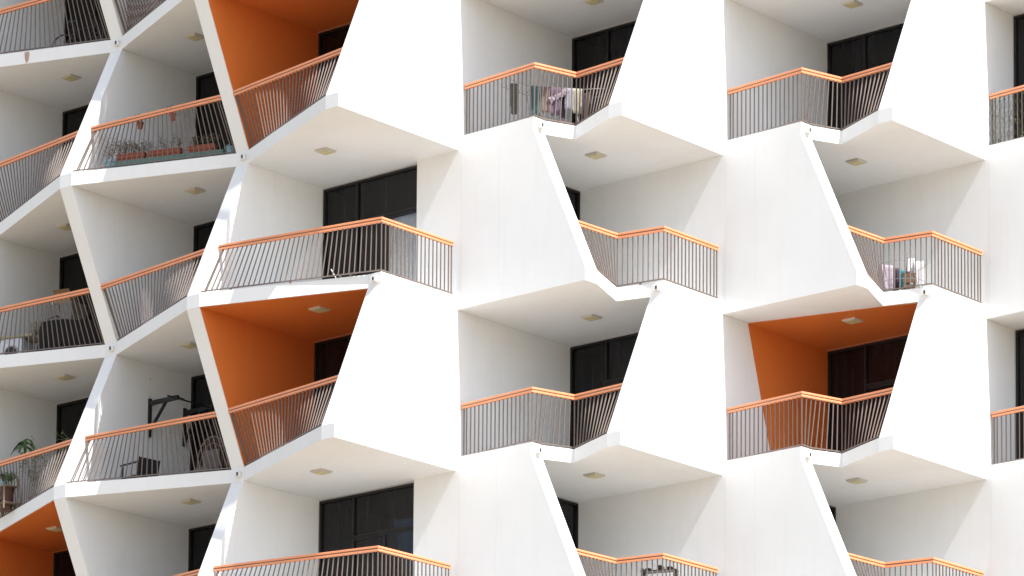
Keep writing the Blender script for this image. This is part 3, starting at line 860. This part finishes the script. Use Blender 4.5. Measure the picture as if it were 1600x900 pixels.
hang('shirt', 'c_turq', 6.52, 3.86, .09, .50, .34, R(50), 'turquoise shirt hanging in the washing on the right', 75)
hang('shirt', 'c_dark', 6.36, 4.20, .20, .58, .36, R(35), 'dark shirt hanging behind the brown crate on the right hand balcony', 76)
e = item('wooden_crate', 6.56, 4.02, 1, 'brown slatted wooden crate among the washing on the right', 'crate', R(40))
for k in range(4):
    m = MB(); m.box(-.12, .12, -.13, -.115, .02 + k*.115, .10 + k*.115); m.build('slat', 'wood', e)
    m = MB(); m.box(.11, .125, -.112, .13, .02 + k*.115, .10 + k*.115); m.build('slat', 'wood', e)
for x in (-.115, .09): m = MB(); m.box(x, x+.015, -.112, -.09, 0, .47); m.build('post', 'wood', e)
m = MB(); m.box(-.11, .10, -.085, .12, .015, .03); m.box(-.13,-.121,-.112,.13,.02,.45); m.build('crate_body', 'plank', e)
e = item('black_bag', 6.62, 4.62, 1, 'small black bag on the floor under the white towels', 'bag')
V = []; n, k = 12, 6; rng = random.Random(2)
for j in range(k+1):
    for i in range(n):
        t = math.pi*j/k; r_ = math.sin(t)*.13*rng.uniform(.85,1.1); V.append((math.cos(i*2*math.pi/n)*r_, math.sin(i*2*math.pi/n)*r_*.8, .12-.12*math.cos(t)))
m = MB(); m.add(V, [(j*n+i, j*n+(i+1)%n, (j+1)*n+(i+1)%n, (j+1)*n+i) for j in range(k) for i in range(n)]); m.build('bag_body', 'tarp', e, smooth=True)
e = item('broom', 6.24, 4.36, 1, 'dark broom standing upright among the washing on the right', 'broom')
m = MB(); m.tube([(0,0,.12),(.02,.06,.92)], .013, 6); m.build('handle', 'black', e)
m = MB(); m.box(-.12,.12,-.025,.025,0,.12); m.build('brush', 'black', e, .006)

# --- small things
e = item('folded_stool', -1.75, -3.30, 1, 'small folded white stool lying behind the corner railing in front of the window', 'stool', .2)
m = MB(); m.bar((-.16,0,.46), (.02,.02,.14), .016); m.build('leg', 'c_white', e)
m = MB(); m.bar((-.02,0,.34), (.16,0,.20), .012); m.build('leg', 'steel', e)
m = MB(); m.bar((-.12,0,.15), (.20,.05,.15), .02, .02); m.build('seat', 'c_pale', e)
e = item('bicycle_frame', -9.30, -3.10, -1, 'black folded bicycle in front of the dark window at top left', 'bicycle', .35)
for x in (-.45, .45):
    m = MB(); P = [(x + .27*math.cos(2*math.pi*k/22), 0, .28 + .27*math.sin(2*math.pi*k/22)) for k in range(23)]; m.tube(P, .016, 6); w_ = m.build('wheel', 'black', e)
    m = MB()
    for k in range(8): m.tube([(x,0,.28),(x+.26*math.cos(k*math.pi/4),0,.28+.26*math.sin(k*math.pi/4))], .002, 3)
    m.build('spokes', 'steel', w_)
m = MB(); m.tube([(-.45,0,.28),(-.18,0,.62),(.28,0,.66),(.45,0,.28)], .014, 6); m.tube([(-.18,0,.62),(0,0,.26),(.28,0,.64)], .014, 6); m.tube([(-.45,0,.28),(0,0,.26)], .01, 6); m.build('frame', 'black', e)
m = MB(); m.tube([(.28,0,.66),(.26,0,.86)], .012, 6); m.tube([(.26,-.22,.86),(.26,.22,.86)], .012, 6); m.build('handlebar', 'black', e)
m = MB(); m.tube([(-.18,0,.62),(-.22,0,.78)], .012, 6); m.box(-.34,-.12,-.06,.06,.78,.82); m.build('saddle', 'black', e)
e = item('dustpan', -10.72, -3.92, -1, 'small black dustpan near the foot of the top left railing', 'dustpan', -.3)
m = MB(); m.add([(-.14,-.12,.01),(.14,-.12,.01),(.10,.12,.01),(-.10,.12,.01),(-.14,-.12,.03),(.14,-.12,.03),(.10,.12,.16),(-.10,.12,.16)], MB.BOXF); m.build('pan', 'tarp', e)
m = MB(); m.tube([(0,.12,.10),(-.06,.22,.26)], .016, 6); m.build('handle', 'tarp', e)
e = item('pebble_row', -8.35, -3.30, -1, 'row of pale stones by the railing foot at top left', 'stones', .35)
for k in range(5):
    m = MB(); rng = random.Random(k); V = []
    for j in range(5):
        for i in range(8):
            t = math.pi*j/4; r_ = math.sin(t)*.06*rng.uniform(.85,1.15); V.append((-.3+.14*k+math.cos(i*.785)*r_, math.sin(i*.785)*r_, .055-.055*math.cos(t)))
    m.add(V, [(j*8+i, j*8+(i+1)%8, (j+1)*8+(i+1)%8, (j+1)*8+i) for j in range(4) for i in range(8)]); m.build('stone', 'linen', e, smooth=True)
# lattice behind the railing at the top
e = item('lattice_screen', -5.98, -4.10, -1, 'brown diagonal wooden lattice fixed behind the railing at the top edge', 'lattice', math.atan2(-1.4, 3.43))
m = MB(); Lh, Hh = 1.84, 1.0
x = -Lh
k = 0
def clipbar(m, x0, sgn, y):
    x1 = x0 + sgn * Hh; t0, t1 = 0.0, 1.0
    def at(t): return (x0 + (x1-x0)*t, y, .04 + Hh*t)
    for lim in (-Lh, Lh):
        pass
    ts = sorted([(lim - x0)/(x1-x0) for lim in (-Lh, Lh)])
    t0 = max(0, ts[0]); t1 = min(1, ts[1])
    if t1 - t0 > .03: m.bar(at(t0), at(t1), .008, .014)
while x - Hh < Lh:
    clipbar(m, x, 1, .0); clipbar(m, x, -1, .012); x += .11
    k += 1
x = -Lh - Hh
while x < Lh + Hh:
    if x < -Lh: clipbar(m, x, 1, .0)
    x += .11
lo = m.build('laths', 'lattice', e); lo['kind'] = 'stuff'
m = MB(); m.bar((-Lh,0,.03),(Lh,0,.03),.02); m.bar((-Lh,0,1.05),(Lh,0,1.05),.02); m.build('frame', 'lattice', e)
# net and climbing plant on the railing at the right edge
e = item('climbing_plant', WB[7] + .75, vb(7) + .13, 0, 'sparse climber growing on a net behind the railing at the right edge', 'climbing plant')
m = MB()
W_ = .78
for k in range(-8, 16):
    for sg in (1, -1):
        P = []
        for j in range(11):
            z = .05 + .09*j; xx = -W_ + k*.11 + sg*.55*(z) * 1.0
            if -W_ <= xx <= W_: P.append((xx + .006*math.sin(j*2+k), .005*sg, z))
        if len(P) > 1: m.tube(P, .0035, 3)
nt_ = m.build('net', 'net', e); nt_['kind'] = 'stuff'
m = MB(); rng = random.Random(77); tips = []
for k in range(7):
    x = -.68 + .2*k; P = [(x, .02, 0)]
    for j in range(7): x += rng.uniform(-.07,.07); P.append((x, .02, .05 + .15*(j+1)))
    m.tube(P, .006, 4, .003); tips += P[1:]
m.build('vine_stems', 'twig', e)
m = MB(); pts = [(rng.uniform(-.72,.74), .02, rng.choice((rng.uniform(.02,.15), rng.uniform(.3,.95), rng.uniform(.8,1.02)))) for _ in range(90)]
leafquads(m, pts, .06, .2, 2, rng); m.build('leaves', 'leaf_pale', e)
# lowest balcony in the middle: a few things behind the rail
e = item('shoe_rack', 3.18, .55, 3, 'dark things on a small rack just visible at the bottom edge', 'shoe rack', R(20))
m = MB(); m.box(-.35,.35,-.12,.12,.84,.86)
m.build('shelf', 'black', e)
for x in (-.33, .33): m = MB(); m.box(x-.01,x+.01,-.12,.12,0,.92 if x < 0 else .839); m.build('side', 'black', e)
for k, x in enumerate((-.22, .02, .22)):
    m = MB(); m.box(x-.05, x+.05, -.08, .10, .861, .92 + .04*(k % 2)); m.build('shoe', 'tarp', e, .02)

# rust mark on the top left fascia
m = MB(); fb_ = lambda a: -4.72 + .349 * (a + 11.53)
P = []
for (da, dz) in ((-.05,.24),(.05,.25),(.055,.16),(.03,.05),(-.01,.01),(-.04,.10)):
    P.append((-9.87 + da, fb_(-9.87 + da) - .003, SOF(-1) + dz))
m.add(P, [tuple(range(6))]); o = m.build('rust_mark', 'rust', bld); q_ = o.modifiers.new('t', 'SOLIDIFY'); q_.thickness = .002
